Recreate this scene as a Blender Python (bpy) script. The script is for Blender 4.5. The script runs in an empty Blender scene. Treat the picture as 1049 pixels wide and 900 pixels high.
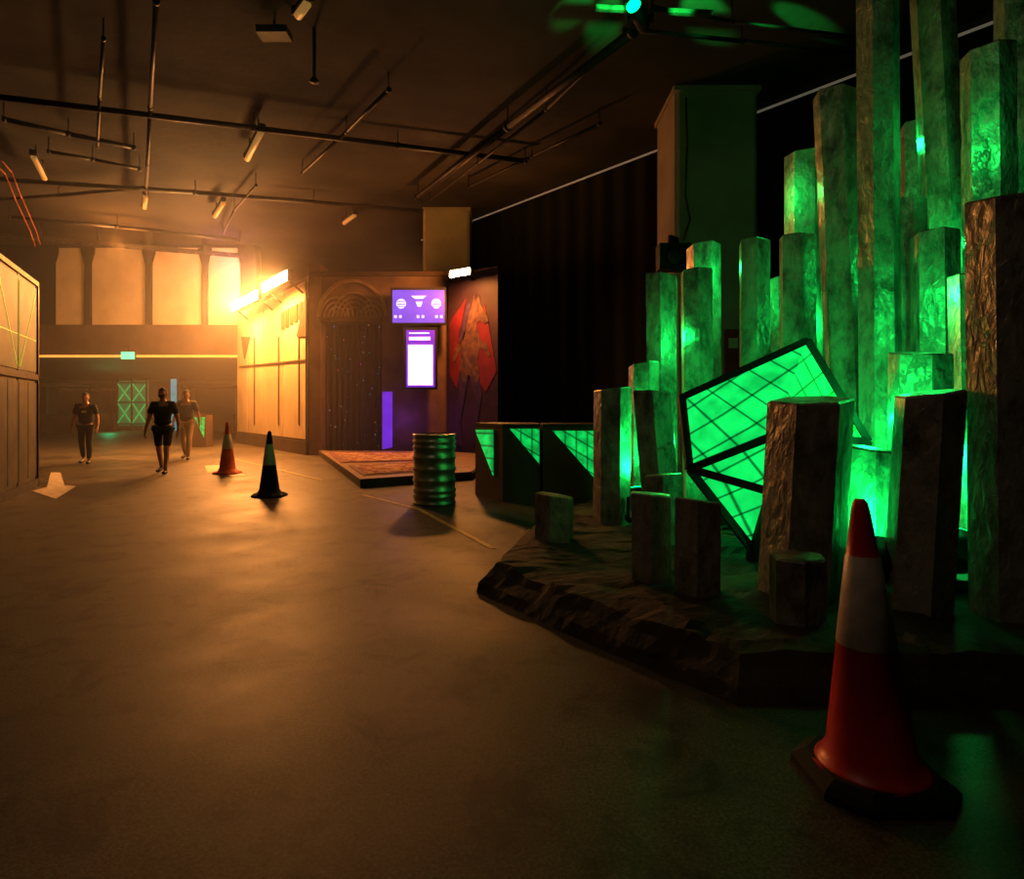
import bpy, bmesh, math, random
from mathutils import Vector, noise, Matrix
random.seed(7)
F=650.0; CX=524.5; HY=418.0; H=1.35
CEIL=7.8
scn=bpy.context.scene
try:
    scn.view_settings.view_transform='Standard'
    scn.view_settings.gamma=0.82
    scn.view_settings.exposure=0.0
except Exception: pass

def X(px,D): return (px-CX)/F*D
def P(px,py,D): return Vector((X(px,D),D,H+(HY-py)/F*D))
def G(px,py,z=0.0):
    D=(H-z)*F/(py-HY); return Vector((X(px,D),D,z))
def C(px,py,z=CEIL-0.15):
    D=(z-H)*F/(HY-py); return Vector((X(px,D),D,z))

# ---------------- materials
def newmat(name):
    m=bpy.data.materials.new(name); m.use_nodes=True
    nt=m.node_tree; b=nt.nodes['Principled BSDF']; return m,nt,b
def mat(name,c1,c2=None,rough=0.6,metal=0.0,scale=6.0,bump=0.0,bscale=None,detail=6,rvar=0.0,emit=None,es=0.0):
    m,nt,b=newmat(name); N=nt.nodes; L=nt.links
    tc=N.new('ShaderNodeTexCoord')
    nz=N.new('ShaderNodeTexNoise'); nz.inputs['Scale'].default_value=scale; nz.inputs['Detail'].default_value=detail
    L.new(tc.outputs['Object'],nz.inputs['Vector'])
    cr=N.new('ShaderNodeValToRGB'); c2=c2 or tuple(x*0.7 for x in c1)
    cr.color_ramp.elements[0].position=0.35; cr.color_ramp.elements[1].position=0.65
    cr.color_ramp.elements[0].color=(*c2,1); cr.color_ramp.elements[1].color=(*c1,1)
    L.new(nz.outputs['Fac'],cr.inputs['Fac']); L.new(cr.outputs['Color'],b.inputs['Base Color'])
    b.inputs['Roughness'].default_value=rough; b.inputs['Metallic'].default_value=metal
    if bump>0:
        n2=N.new('ShaderNodeTexNoise'); n2.inputs['Scale'].default_value=bscale or scale*4; n2.inputs['Detail'].default_value=8
        L.new(tc.outputs['Object'],n2.inputs['Vector'])
        bp=N.new('ShaderNodeBump'); bp.inputs['Strength'].default_value=bump; bp.inputs['Distance'].default_value=0.03
        L.new(n2.outputs['Fac'],bp.inputs['Height']); L.new(bp.outputs['Normal'],b.inputs['Normal'])
    if emit:
        b.inputs['Emission Color'].default_value=(*emit,1); b.inputs['Emission Strength'].default_value=es
    return m
def emat(name,c,s):
    m,nt,b=newmat(name); b.inputs['Base Color'].default_value=(*[x*0.3 for x in c],1)
    b.inputs['Emission Color'].default_value=(*c,1)
    N=nt.nodes; L=nt.links; tc=N.new('ShaderNodeTexCoord'); nz=N.new('ShaderNodeTexNoise'); nz.inputs['Scale'].default_value=3
    L.new(tc.outputs['Object'],nz.inputs['Vector']); mr=N.new('ShaderNodeMapRange')
    mr.inputs['To Min'].default_value=s*0.7; mr.inputs['To Max'].default_value=s*1.3
    L.new(nz.outputs['Fac'],mr.inputs['Value']); L.new(mr.outputs['Result'],b.inputs['Emission Strength'])
    return m
def gridmat(name,c,s,dirs,spacing,w=0.08,lo=0.65):
    m,nt,b=newmat(name); N=nt.nodes; L=nt.links
    tc=N.new('ShaderNodeTexCoord'); last=None
    for d in dirs:
        dp=N.new('ShaderNodeVectorMath'); dp.operation='DOT_PRODUCT'; dp.inputs[1].default_value=d
        L.new(tc.outputs['Object'],dp.inputs[0])
        mu=N.new('ShaderNodeMath'); mu.operation='DIVIDE'; mu.inputs[1].default_value=spacing; L.new(dp.outputs['Value'],mu.inputs[0])
        fr=N.new('ShaderNodeMath'); fr.operation='FRACT'; L.new(mu.outputs[0],fr.inputs[0])
        pp=N.new('ShaderNodeMath'); pp.operation='PINGPONG'; pp.inputs[1].default_value=0.5; L.new(fr.outputs[0],pp.inputs[0])
        mr=N.new('ShaderNodeMapRange'); mr.inputs['From Min'].default_value=w*0.3; mr.inputs['From Max'].default_value=w*2.2
        mr.inputs['To Min'].default_value=0.2; L.new(pp.outputs[0],mr.inputs['Value'])
        if last is None: last=mr.outputs['Result']
        else:
            mm=N.new('ShaderNodeMath'); mm.operation='MULTIPLY'; L.new(last,mm.inputs[0]); L.new(mr.outputs['Result'],mm.inputs[1]); last=mm.outputs[0]
    nz=N.new('ShaderNodeTexNoise'); nz.inputs['Scale'].default_value=6; nz.inputs['Detail'].default_value=6; L.new(tc.outputs['Object'],nz.inputs['Vector'])
    mr=N.new('ShaderNodeMapRange'); mr.inputs['From Min'].default_value=0.35; mr.inputs['From Max'].default_value=0.65
    mr.inputs['To Min'].default_value=lo*s; mr.inputs['To Max'].default_value=1.15*s; L.new(nz.outputs['Fac'],mr.inputs['Value'])
    mm=N.new('ShaderNodeMath'); mm.operation='MULTIPLY'; L.new(last,mm.inputs[0]); L.new(mr.outputs['Result'],mm.inputs[1])
    b.inputs['Base Color'].default_value=(*[x*0.2 for x in c],1); b.inputs['Roughness'].default_value=0.3
    b.inputs['Emission Color'].default_value=(*c,1); L.new(mm.outputs[0],b.inputs['Emission Strength'])
    return m

GREEN=(0.01,1.0,0.18)
GPANEL=(0.01,0.85,0.17)
WARM=(1.0,0.385,0.085)
M={}
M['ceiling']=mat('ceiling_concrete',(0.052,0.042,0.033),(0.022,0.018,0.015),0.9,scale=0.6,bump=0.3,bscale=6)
M['steel']=mat('dark_steel',(0.05,0.043,0.04),(0.025,0.022,0.02),0.5,0.4,scale=5)
M['black']=mat('black_paint',(0.012,0.012,0.012),(0.006,0.006,0.006),0.6,scale=5)
M['drape']=mat('black_drape',(0.010,0.008,0.007),(0.004,0.004,0.004),0.95,scale=1.5,bump=0.3)
M['cream']=mat('cream_panel',(0.66,0.56,0.42),(0.55,0.46,0.34),0.7,scale=1.2,bump=0.05)
M['brown']=mat('brown_beam',(0.10,0.06,0.035),(0.06,0.035,0.02),0.7,scale=1.5)
M['pillar']=mat('pillar_plaster',(0.42,0.39,0.29),(0.31,0.29,0.21),0.8,scale=1.0,bump=0.15)
M['portal']=mat('portal_paint',(0.19,0.115,0.08),(0.12,0.075,0.055),0.6,scale=2)
M['arch']=mat('arch_relief',(0.32,0.23,0.16),(0.2,0.14,0.1),0.6,scale=3)
M['red']=mat('mural_red',(0.20,0.022,0.04),(0.11,0.012,0.03),0.6,scale=2)
M['mpurple']=mat('mural_purple',(0.06,0.028,0.05),(0.035,0.017,0.034),0.6,scale=2)
M['mblue']=mat('mural_violet',(0.07,0.04,0.12),(0.04,0.02,0.08),0.6,scale=5)
M['mtan']=mat('mural_tan',(0.15,0.08,0.065),(0.06,0.03,0.034),0.6,scale=6)
M['white']=mat('white_paint',(0.65,0.62,0.56),(0.5,0.47,0.42),0.6,scale=8)
M['wornwhite']=mat('worn_floor_paint',(0.62,0.57,0.5),(0.42,0.37,0.3),0.7,scale=9)
M['trimglow']=mat('glowing_trim',(0.5,0.48,0.42),None,0.6,scale=2,emit=(1,.85,.65),es=.12)  # faint emission put into the trim so its line reads bright
M['reflwhite']=mat('reflective_sleeve',(0.7,0.62,0.57),(0.48,0.42,0.39),0.4,scale=12)
M['conered']=mat('cone_red_plastic',(0.66,0.035,0.035),(0.45,0.022,0.022),0.4,scale=6,bump=0.05)
M['coneorange']=mat('cone_orange_plastic',(0.7,0.16,0.06),(0.5,0.1,0.04),0.45,scale=6)
M['conedark']=mat('cone_black_rubber',(0.010,0.009,0.008),(0.005,0.005,0.005),0.85,scale=10)
M['drum']=mat('galvanised_drum',(0.50,0.47,0.44),(0.24,0.22,0.2),0.38,0.85,scale=5,bump=0.08)
M['lampw']=emat('warm_lamp',(1.0,0.62,0.25),150)
M['tube']=emat('tube_diffuser',(1.0,0.55,0.16),0.3)
M['greenlens']=emat('green_lens',(0.0,1.0,0.2),6)
M['purpleled']=emat('purple_led',(0.26,0.05,0.9),0.7)
M['tvbg']=emat('tv_purple',(0.16,0.09,0.75),1.1)
M['tvw']=emat('tv_white',(0.7,0.7,1.0),1.4)
M['lav']=emat('screen_lavender',(0.9,0.62,1.0),1.8)
M['exit']=emat('exit_green',(0.15,1.0,0.5),1.6)
M['teal']=emat('green_truss_led',(0.0,0.5,0.14),0.7)
M['tealdark']=mat('green_screen',(0.0,0.12,0.05),(0,.03,.02),.6,scale=1.5,emit=(0,.4,.14),es=.25)
M['bluel']=emat('blue_led',(0.03,0.35,0.45),0.8)
M['yline']=emat('amber_strip',(1.0,0.5,0.1),1.1)
M['container']=mat('container_paint',(0.075,0.07,0.055),(0.045,0.04,0.033),0.6,scale=3,bump=0.1)
M['contpanel']=mat('container_panel',(0.15,0.16,0.10),(0.11,0.12,0.08),0.6,scale=2)
M['ypaint']=mat('yellow_paint',(0.42,0.36,0.1),(0.25,0.2,0.05),0.6,scale=9)
M['yglow']=emat('lime_edge_line',(0.6,0.65,0.08),0.6)  # yellow container lines with a weak glow put into their colour
M['cable']=mat('red_cable',(0.35,0.08,0.03),None,0.6,scale=9)

def floor_mat():
    m,nt,b=newmat('worn_concrete_floor'); N=nt.nodes; L=nt.links
    tc=N.new('ShaderNodeTexCoord')
    def nz(s,d=8,r=0.6,dist=0):
        n=N.new('ShaderNodeTexNoise'); n.inputs['Scale'].default_value=s; n.inputs['Detail'].default_value=d; n.inputs['Roughness'].default_value=r; n.inputs['Distortion'].default_value=dist
        L.new(tc.outputs['Object'],n.inputs['Vector']); return n
    a=nz(0.55,10,.65); c=nz(2.6,10,.72,.6); f=nz(75,4,.8)
    r1=N.new('ShaderNodeValToRGB'); r1.color_ramp.elements[0].position=0.35; r1.color_ramp.elements[1].position=0.66
    r1.color_ramp.elements[0].color=(0.06,0.054,0.043,1); r1.color_ramp.elements[1].color=(0.17,0.152,0.12,1)
    L.new(a.outputs['Fac'],r1.inputs['Fac'])
    r2=N.new('ShaderNodeValToRGB'); r2.color_ramp.elements[0].position=0.38; r2.color_ramp.elements[1].position=0.5
    r2.color_ramp.elements[0].color=(0.25,0.25,0.25,1); r2.color_ramp.elements[1].color=(1,1,1,1)
    L.new(c.outputs['Fac'],r2.inputs['Fac'])
    mx=N.new('ShaderNodeMix'); mx.data_type='RGBA'; mx.blend_type='MULTIPLY'; mx.inputs['Factor'].default_value=0.85
    L.new(r1.outputs['Color'],mx.inputs['A']); L.new(r2.outputs['Color'],mx.inputs['B'])
    r3=N.new('ShaderNodeValToRGB'); r3.color_ramp.elements[0].position=0.42; r3.color_ramp.elements[1].position=0.6
    r3.color_ramp.elements[0].color=(0.25,0.25,0.25,1); r3.color_ramp.elements[1].color=(1,1,1,1)
    L.new(f.outputs['Fac'],r3.inputs['Fac'])
    mx2=N.new('ShaderNodeMix'); mx2.data_type='RGBA'; mx2.blend_type='MULTIPLY'; mx2.inputs['Factor'].default_value=0.85
    L.new(mx.outputs['Result'],mx2.inputs['A']); L.new(r3.outputs['Color'],mx2.inputs['B'])
    L.new(mx2.outputs['Result'],b.inputs['Base Color'])
    mr=N.new('ShaderNodeMapRange'); mr.inputs['From Min'].default_value=0.35; mr.inputs['From Max'].default_value=0.65
    mr.inputs['To Min'].default_value=0.46; mr.inputs['To Max'].default_value=0.62
    L.new(a.outputs['Fac'],mr.inputs['Value']); L.new(mr.outputs['Result'],b.inputs['Roughness'])
    b.inputs['Specular IOR Level'].default_value=.22
    bp=N.new('ShaderNodeBump'); bp.inputs['Strength'].default_value=0.3; bp.inputs['Distance'].default_value=0.004
    L.new(f.outputs['Fac'],bp.inputs['Height']); L.new(bp.outputs['Normal'],b.inputs['Normal'])
    return m
M['floor']=floor_mat()

def column_mat():
    m,nt,b=newmat('basalt_column_coating'); N=nt.nodes; L=nt.links
    tc=N.new('ShaderNodeTexCoord'); mp=N.new('ShaderNodeMapping'); mp.inputs['Scale'].default_value=(1,1,0.6)
    L.new(tc.outputs['Object'],mp.inputs['Vector'])
    n1=N.new('ShaderNodeTexNoise'); n1.inputs['Scale'].default_value=5; n1.inputs['Detail'].default_value=9; n1.inputs['Roughness'].default_value=0.72
    L.new(mp.outputs['Vector'],n1.inputs['Vector'])
    cr=N.new('ShaderNodeValToRGB'); e=cr.color_ramp.elements
    e[0].position=0.34; e[0].color=(0.09,0.082,0.066,1); e[1].position=0.57; e[1].color=(0.40,0.38,0.325,1)
    L.new(n1.outputs['Fac'],cr.inputs['Fac']); L.new(cr.outputs['Color'],b.inputs['Base Color'])
    b.inputs['Metallic'].default_value=0.3
    n2=N.new('ShaderNodeTexNoise'); n2.inputs['Scale'].default_value=16; n2.inputs['Detail'].default_value=7; n2.inputs['Distortion'].default_value=1.5
    L.new(mp.outputs['Vector'],n2.inputs['Vector'])
    v=N.new('ShaderNodeTexVoronoi'); v.inputs['Scale'].default_value=15
    L.new(mp.outputs['Vector'],v.inputs['Vector'])
    ml=N.new('ShaderNodeMath'); ml.operation='MULTIPLY_ADD'; ml.inputs[1].default_value=0.7; L.new(v.outputs['Distance'],ml.inputs[0]); L.new(n2.outputs['Fac'],ml.inputs[2])
    v2=N.new('ShaderNodeTexVoronoi'); v2.feature='DISTANCE_TO_EDGE'; v2.inputs['Scale'].default_value=1.6
    ad0=N.new('ShaderNodeVectorMath'); ad0.operation='MULTIPLY_ADD'; ad0.inputs[1].default_value=(.5,.5,.5); L.new(n1.outputs['Color'],ad0.inputs[0]); L.new(mp.outputs['Vector'],ad0.inputs[2])
    L.new(ad0.outputs[0],v2.inputs['Vector'])
    mn=N.new('ShaderNodeMath'); mn.operation='MINIMUM'; mn.inputs[1].default_value=.02; L.new(v2.outputs['Distance'],mn.inputs[0])
    m3=N.new('ShaderNodeMath'); m3.operation='MULTIPLY_ADD'; m3.inputs[1].default_value=25; L.new(mn.outputs[0],m3.inputs[0]); L.new(ml.outputs[0],m3.inputs[2])
    bp=N.new('ShaderNodeBump'); bp.inputs['Strength'].default_value=0.55; bp.inputs['Distance'].default_value=0.02
    L.new(m3.outputs[0],bp.inputs['Height']); L.new(bp.outputs['Normal'],b.inputs['Normal'])
    mr=N.new('ShaderNodeMapRange'); mr.inputs['To Min'].default_value=0.22; mr.inputs['To Max'].default_value=0.55
    L.new(n2.outputs['Fac'],mr.inputs['Value']); L.new(mr.outputs['Result'],b.inputs['Roughness'])
    return m
M['column']=column_mat()
M['rock']=mat('dark_rock',(0.06,0.048,0.036),(0.02,0.016,0.012),0.85,scale=2.5,bump=.9,bscale=9)

# ---------------- mesh builder
class MB:
    def __init__(s): s.bm=bmesh.new(); s.mats=[]
    def mi(s,m):
        if m not in s.mats: s.mats.append(m)
        return s.mats.index(m)
    def face(s,vs,m,smooth=False):
        try: f=s.bm.faces.new(vs)
        except ValueError: return None
        f.material_index=s.mi(m); f.smooth=smooth; return f
    def loops(s,rings,m,cap0=True,cap1=True,smooth=False):
        R=[[s.bm.verts.new(p) for p in r] for r in rings]
        for a,b in zip(R,R[1:]):
            n=len(a)
            for i in range(n): s.face([a[i],a[(i+1)%n],b[(i+1)%n],b[i]],m,smooth)
        if cap0: s.face(list(reversed(R[0])),m)
        if cap1: s.face(R[-1],m)
        return R
    def prism(s,poly,z0,z1,m):
        s.loops([[(x,y,z0) for x,y in poly],[(x,y,z1) for x,y in poly]],m)
    def box(s,c,sz,m,rot=0):
        cx,cy,cz=c; a,b2,h=sz[0]/2,sz[1]/2,sz[2]/2; ca,sa=math.cos(rot),math.sin(rot)
        poly=[(cx+x*ca-y*sa,cy+x*sa+y*ca) for x,y in((-a,-b2),(a,-b2),(a,b2),(-a,b2))]
        s.prism(poly,cz-h,cz+h,m)
    def tube(s,p,q,r,m,n=10,r2=None):
        p=Vector(p);q=Vector(q);d=(q-p).normalized(); u=d.orthogonal().normalized(); v=d.cross(u); r2=r2 or r
        s.loops([[p+(u*math.cos(t)+v*math.sin(t))*r for t in [2*math.pi*i/n for i in range(n)]],
                 [q+(u*math.cos(t)+v*math.sin(t))*r2 for t in [2*math.pi*i/n for i in range(n)]]],m,smooth=True)
    def bar(s,p,q,w,h,m,up=(0,0,1)):
        p=Vector(p);q=Vector(q);d=(q-p).normalized(); u=d.cross(Vector(up))
        if u.length<1e-3:u=d.orthogonal()
        u.normalize(); v=u.cross(d)
        o=[u*w/2+v*h/2,-u*w/2+v*h/2,-u*w/2-v*h/2,u*w/2-v*h/2]
        s.loops([[p+k for k in o],[q+k for k in o]],m)
    def lathe(s,prof,m,c=(0,0),n=40,cap0=True,cap1=True,mats=None):
        rings=[[(c[0]+r*math.cos(2*math.pi*i/n),c[1]+r*math.sin(2*math.pi*i/n),z) for i in range(n)] for r,z in prof]
        R=[[s.bm.verts.new(p) for p in r] for r in rings]
        for k,(a,b) in enumerate(zip(R,R[1:])):
            for i in range(n): s.face([a[i],a[(i+1)%n],b[(i+1)%n],b[i]],mats[k] if mats else m,True)
        if cap0: s.face(list(reversed(R[0])),mats[0] if mats else m)
        if cap1: s.face(R[-1],mats[-1] if mats else m)
    def fpoly(s,fr,poly,n0,n1,m):
        s.loops([[fr.w(u,z,n0) for u,z in poly],[fr.w(u,z,n1) for u,z in poly]],m)
    def fbox(s,fr,u0,u1,z0,z1,n0,n1,m): s.fpoly(fr,[(u0,z0),(u1,z0),(u1,z1),(u0,z1)],n0,n1,m)
    def done(s,name,parent=None,recalc=True):
        if recalc: bmesh.ops.recalc_face_normals(s.bm,faces=s.bm.faces)
        me=bpy.data.meshes.new(name); s.bm.to_mesh(me); s.bm.free()
        for m in s.mats: me.materials.append(m)
        o=bpy.data.objects.new(name,me); scn.collection.objects.link(o)
        if parent: o.parent=parent
        return o
class Fr:
    def __init__(s,A,B):
        s.O=Vector((A[0],A[1])); d=Vector((B[0]-A[0],B[1]-A[1])); s.len=d.length; s.U=d.normalized()
        n=Vector((s.U.y,-s.U.x)); 
        if n.dot(-s.O)<0: n=-n
        s.N=n
    def w(s,u,z,n=0):
        p=s.O+s.U*u+s.N*n; return Vector((p.x,p.y,z))
    def pix(s,px,py):
        dx=(px-CX)/F; a=s.O.dot(s.N); t=a/(Vector((dx,1)).dot(s.N)); q=Vector((dx*t,t))
        return ((q-s.O).dot(s.U), H+(HY-py)/F*t)
    def ps(s,pts): return [s.pix(*p) for p in pts]
def light(kind,name,loc,energy,color,size=0.3,target=None,spot=None,blend=0.4,sy=None):
    l=bpy.data.lights.new(name,kind); l.energy=energy; l.color=color
    if kind=='AREA':
        l.size=size
        if sy: l.shape='RECTANGLE'; l.size_y=sy
    else: l.shadow_soft_size=size
    if spot: l.spot_size=math.radians(spot); l.spot_blend=blend
    o=bpy.data.objects.new(name,l); scn.collection.objects.link(o); o.location=loc
    if target is not None: o.rotation_euler=(Vector(target)-Vector(loc)).to_track_quat('-Z','Y').to_euler()
    return o

# ---------------- room shell
b=MB(); b.box((-10,22,-0.05),(64,56,0.1),M['floor']); b.done('floor')
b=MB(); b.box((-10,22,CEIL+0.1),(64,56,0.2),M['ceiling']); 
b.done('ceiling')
A=(-3.0,23.8);B=(9.2,9.23)
fr=Fr(A,B)
b=MB(); n=240; pts=[]
for i in range(n+1):
    u=-0.5+i*(fr.len+0.5)/n; pts.append((u,0.05*math.sin(u*9)+0.04*noise.noise(Vector((u*2,0,0)))))
top=[b.bm.verts.new(fr.w(u,CEIL,o)) for u,o in pts]; bot=[b.bm.verts.new(fr.w(u,0,o*1.6)) for u,o in pts]
for i in range(n): b.face([top[i],top[i+1],bot[i+1],bot[i]],M['drape'],True)
e=fr.w(fr.len,0,0)
b.prism([(e.x,e.y),(e.x+0.2,e.y),(e.x+0.2,-4),(e.x,-4)],0,CEIL,M['drape'])
b.done('wall_right')
b=MB(); b.bar(fr.w(-.5,CEIL-0.08,0.16),fr.w(fr.len,CEIL-0.08,0.16),0.04,0.04,M['trimglow']); b.done('trim_1')
b=MB(); b.box((-34,22,CEIL/2),(0.2,52,CEIL),M['drape']); b.done('wall_left')
b=MB(); b.box((-18,47.5,CEIL/2),(34,0.2,CEIL),M['drape']); b.done('wall_back')

# upper gallery wall (over the underpass)
D=25.0; fr=Fr((X(-300,D),D),(X(262,D),D))
b=MB()
z_b=H+(HY-366)/F*D; z1=H+(HY-333)/F*D
u=lambda px:fr.pix(px,0)[0]
b.fbox(fr,0,fr.len,z_b,CEIL,-0.5,-0.05,M['black'])
b.fbox(fr,0,fr.len,z_b,z_b+.3,-21.5,-0.5,M['black'])
b.fbox(fr,u(36),fr.len,z_b+0.1,z1,-0.05,0.15,M['brown'])
b.fbox(fr,u(36),u(246),z_b,z_b+0.08,-0.05,0.22,M['yline'])
for a,c in((58,88),(95,150),(157,208),(214,246)):
    b.fpoly(fr,fr.ps([(a,333),(c,333),(c,270),(c-3,260),(c-3,254),(a+3,254),(a+3,260),(a,270)]),-0.05,0.04,M['cream'])
for a in(91.5,153.5,211):
    b.fpoly(fr,fr.ps([(a-3,333),(a+3,333),(a+3,272),(a+7,255),(a-7,255),(a-3,272)]),-0.04,0.12,M['black'])
b.done('gallery_wall')
b=MB(); c=P(131,364,24.6); b.box(c,(0.5,0.06,0.28),M['exit']); b.box((c.x,c.y+0.05,c.z),(0.56,0.05,0.34),M['steel']); b.tube((c.x,c.y+.05,c.z+.17),(c.x,c.y+.05,c.z+.5),0.02,M['steel']); b.done('exit_sign')
b=MB(); Fg=Fr((X(118,38),38),(X(152,38),38))
for px in(120,135,150): uu=Fg.pix(px,0)[0]; b.fbox(Fg,uu-.04,uu+.04,0,3.1,-.05,.05,M['black'])
b.fbox(Fg,.05,Fg.len-.05,.3,3.0,-.12,-.08,M['tealdark'])
for py in (392,412,434):
    zz=Fg.pix(0,py)[1]; b.fbox(Fg,0,Fg.len,zz-.04,zz+.04,-.05,.05,M['black'])
for (a,c2) in((120,135),(135,150)):
    for (y1,y2) in((392,412),(412,434)):
        b.bar(Fg.w(*Fg.pix(a,y1)),Fg.w(*Fg.pix(c2,y2)),.07,.07,M['teal']); b.bar(Fg.w(*Fg.pix(a,y2)),Fg.w(*Fg.pix(c2,y1)),.07,.07,M['teal'])
b.fbox(Fg,-.1,Fg.len+.1,0.02,.3,-.6,-.2,M['black'])
b.done('scaffold_tower')
light('POINT','scaffold_glow',P(112,425,35.5),60,(0,1,.4),.2)
b=MB(); c=P(178,405,37); b.box((c.x,c.y,1.55),(.25,.2,3.0),M['bluel']); b.box((c.x,c.y+.2,1.6),(.5,.2,3.1),M['black']); b.done('light_totem')
for px,Dk,wd in((70,33,2.2),(95,41,2.5),(220,36,2.4)):
    b=MB(); c=P(px,400,Dk)
    b.box((c.x,c.y,.5),(wd,.8,.95),M['brown']); b.box((c.x,c.y,1.0),(wd+.1,.9,.06),M['steel'])
    for sx in(-1,1): b.box((c.x+sx*wd/2,c.y,1.3),(.07,.07,2.6),M['steel'])
    b.prism([(c.x-wd/2-.2,c.y-.8),(c.x+wd/2+.2,c.y-.8),(c.x+wd/2+.2,c.y+.5),(c.x-wd/2-.2,c.y+.5)],2.5,2.62,M['portal'])
    b.done('market_stall')

# ---------------- cream panel wall
D1=18.3; A=(X(316,D1),D1); D2=24.9; Bq=(X(244,D2),D2)
fr=Fr(A,Bq); WT=5.15
b=MB()
b.fbox(fr,0,fr.len,0,WT,-0.25,0,M['brown'])
for i,(a,c) in enumerate(((0.12,2.3),(2.36,4.5),(4.56,6.6),(6.66,fr.len-0.05))):
    b.fbox(fr,a,min(c,fr.len-.02),0.45,WT-0.12,0,0.05,M['cream'])
b.fbox(fr,0,fr.len,0,0.4,0,0.08,M['brown'])
for i in range(6):
    b.fpoly(fr,fr.ps([(290+i*4.4,338-i*2.5),(293.5+i*4.4,338-i*2.5),(293.5+i*4.4,318-i*2.4),(290+i*4.4,322-i*2.4)]),0.05,0.07,M['brown'])
b.fpoly(fr,fr.ps([(316,345),(316,300),(306,345)]),0.05,0.075,M['brown'])
b.fpoly(fr,fr.ps([(249,345),(258,345),(252,368)]),0.05,0.075,M['brown'])
for px in(262,287,308): 
    b.fpoly(fr,fr.ps([(px,345),(px+.8,345),(px+.8,436),(px,434)]),0.05,0.075,M['brown'])
b.fpoly(fr,fr.ps([(247,375),(316,368),(316,369.2),(247,376)]),0.05,0.075,M['brown'])
b.done('panel_wall')
def floodbar(u0,u1,zz,frm,off,name):
    b=MB()
    b.fbox(frm,u0,u1,zz-.16,zz+.14,off-.1,off+.02,M['steel'])
    b.fpoly(frm,[(u0+.04,zz-.15),(u1-.04,zz-.15),(u1-.04,zz+.12),(u0+.04,zz+.12)],off+.02,off+.05,M['lampw'])
    for k in(u0+.2,u1-.2): b.bar(frm.w(k,zz-.1,off-.05),frm.w(k,zz-.45,0.055),.05,.05,M['steel'])
    return b.done(name)
floodbar(0.1,2.6,WT+0.0,fr,0.55,'flood_light_bar')
floodbar(3.2,6.6,WT-0.1,fr,0.55,'flood_light_bar')
for uu in(1.3,4.9):
    p=fr.w(uu,WT-0.05,0.75)
    light('AREA','flood_area',p,950,WARM,2.2,target=fr.w(uu-0.3,0.0,2.8),sy=0.3)
    light('POINT','flood_spill',fr.w(uu,WT+0.0,0.9),470,WARM,0.12)

# ---------------- portal facade
D=18.3; fp=Fr((X(318,D),D),(X(462,D),D))
b=MB()
zt=fp.pix(0,283)[1]; zl=fp.pix(0,326)[1]
uu=lambda px:fp.pix(px,0)[0]
b.fbox(fp,uu(317.5),uu(329),0,zt+.35,-.7,0.05,M['portal'])
b.fbox(fp,uu(329),uu(391),zl,zt,-.7,0.0,M['portal'])
b.fbox(fp,uu(391),uu(460),0,zt,-.7,0.0,M['portal'])
b.fbox(fp,uu(318),uu(460),zt,zt+.12,-.72,0.1,M['brown'])
b.fbox(fp,uu(328),uu(392),zl-.1,zl,-.05,0.12,M['brown'])
cu=uu(361); cz=zl+.05; R=1.02
def arc(r,a0,a1,n): return [(cu+r*math.cos(a0+(a1-a0)*i/n),cz+r*1.05*math.sin(a0+(a1-a0)*i/n)) for i in range(n+1)]
b.fpoly(fp,arc(R,0,math.pi,30)+list(reversed(arc(R-.09,0,math.pi,30))),0,.07,M['arch'])
for k,(cx,rr) in enumerate(((-.45,.5),(0.05,.62),(.55,.42))):
    for j in range(4):
        r=rr-j*.12
        if r<.06: break
        pts=[(cu+cx+r*math.cos(t),cz+r*1.15*math.sin(t)) for t in [math.pi*i/16 for i in range(17)]]
        pts2=[(cu+cx+(r-.045)*math.cos(t),cz+(r-.045)*1.15*math.sin(t)) for t in [math.pi*i/16 for i in range(16,-1,-1)]]
        b.fpoly(fp,pts+pts2,0,.05+.004*k,M['arch'])
b.done('portal_facade')
m,nt,bs=newmat('dark_red_glow_dots'); N=nt.nodes;L=nt.links
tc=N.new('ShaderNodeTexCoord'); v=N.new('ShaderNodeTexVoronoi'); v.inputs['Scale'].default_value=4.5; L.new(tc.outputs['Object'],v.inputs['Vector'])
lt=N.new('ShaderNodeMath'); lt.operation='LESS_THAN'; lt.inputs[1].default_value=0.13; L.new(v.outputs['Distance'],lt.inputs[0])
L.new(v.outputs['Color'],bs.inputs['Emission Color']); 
ms=N.new('ShaderNodeMath'); ms.operation='MULTIPLY'; ms.inputs[1].default_value=0.45; L.new(lt.outputs[0],ms.inputs[0]); L.new(ms.outputs[0],bs.inputs['Emission Strength'])  # speckles are dots given their own faint emission
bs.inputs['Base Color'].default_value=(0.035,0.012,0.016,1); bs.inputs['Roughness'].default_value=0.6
b=MB(); n=60; ua,ub=uu(329.2),uu(390.8)
pts=[(ua+(ub-ua)*i/n,-.45+.05*math.sin(i*1.1)) for i in range(n+1)]
t=[b.bm.verts.new(fp.w(a,zl-.11,o)) for a,o in pts]; q=[b.bm.verts.new(fp.w(a,0.02,o)) for a,o in pts]
for i in range(n): b.face([t[i],t[i+1],q[i+1],q[i]],m,True)
b.done('door_1')
b=MB(); b.fpoly(fp,fp.ps([(392,401),(402,401),(402,458),(392,460)]),0.001,.05,M['purpleled']); b.done('purple_led_strip')
D=17.7; ft=Fr((X(400,D),D),(X(457,D),D)); b=MB()
b.fpoly(ft,ft.ps([(400,294.5),(457,294.5),(457,332.5),(400,332.5)]),-.1,0,M['black'])
b.fpoly(ft,ft.ps([(402,297),(455.5,297),(455.5,330.5),(402,330.5)]),0,.012,M['tvbg'])
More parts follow.
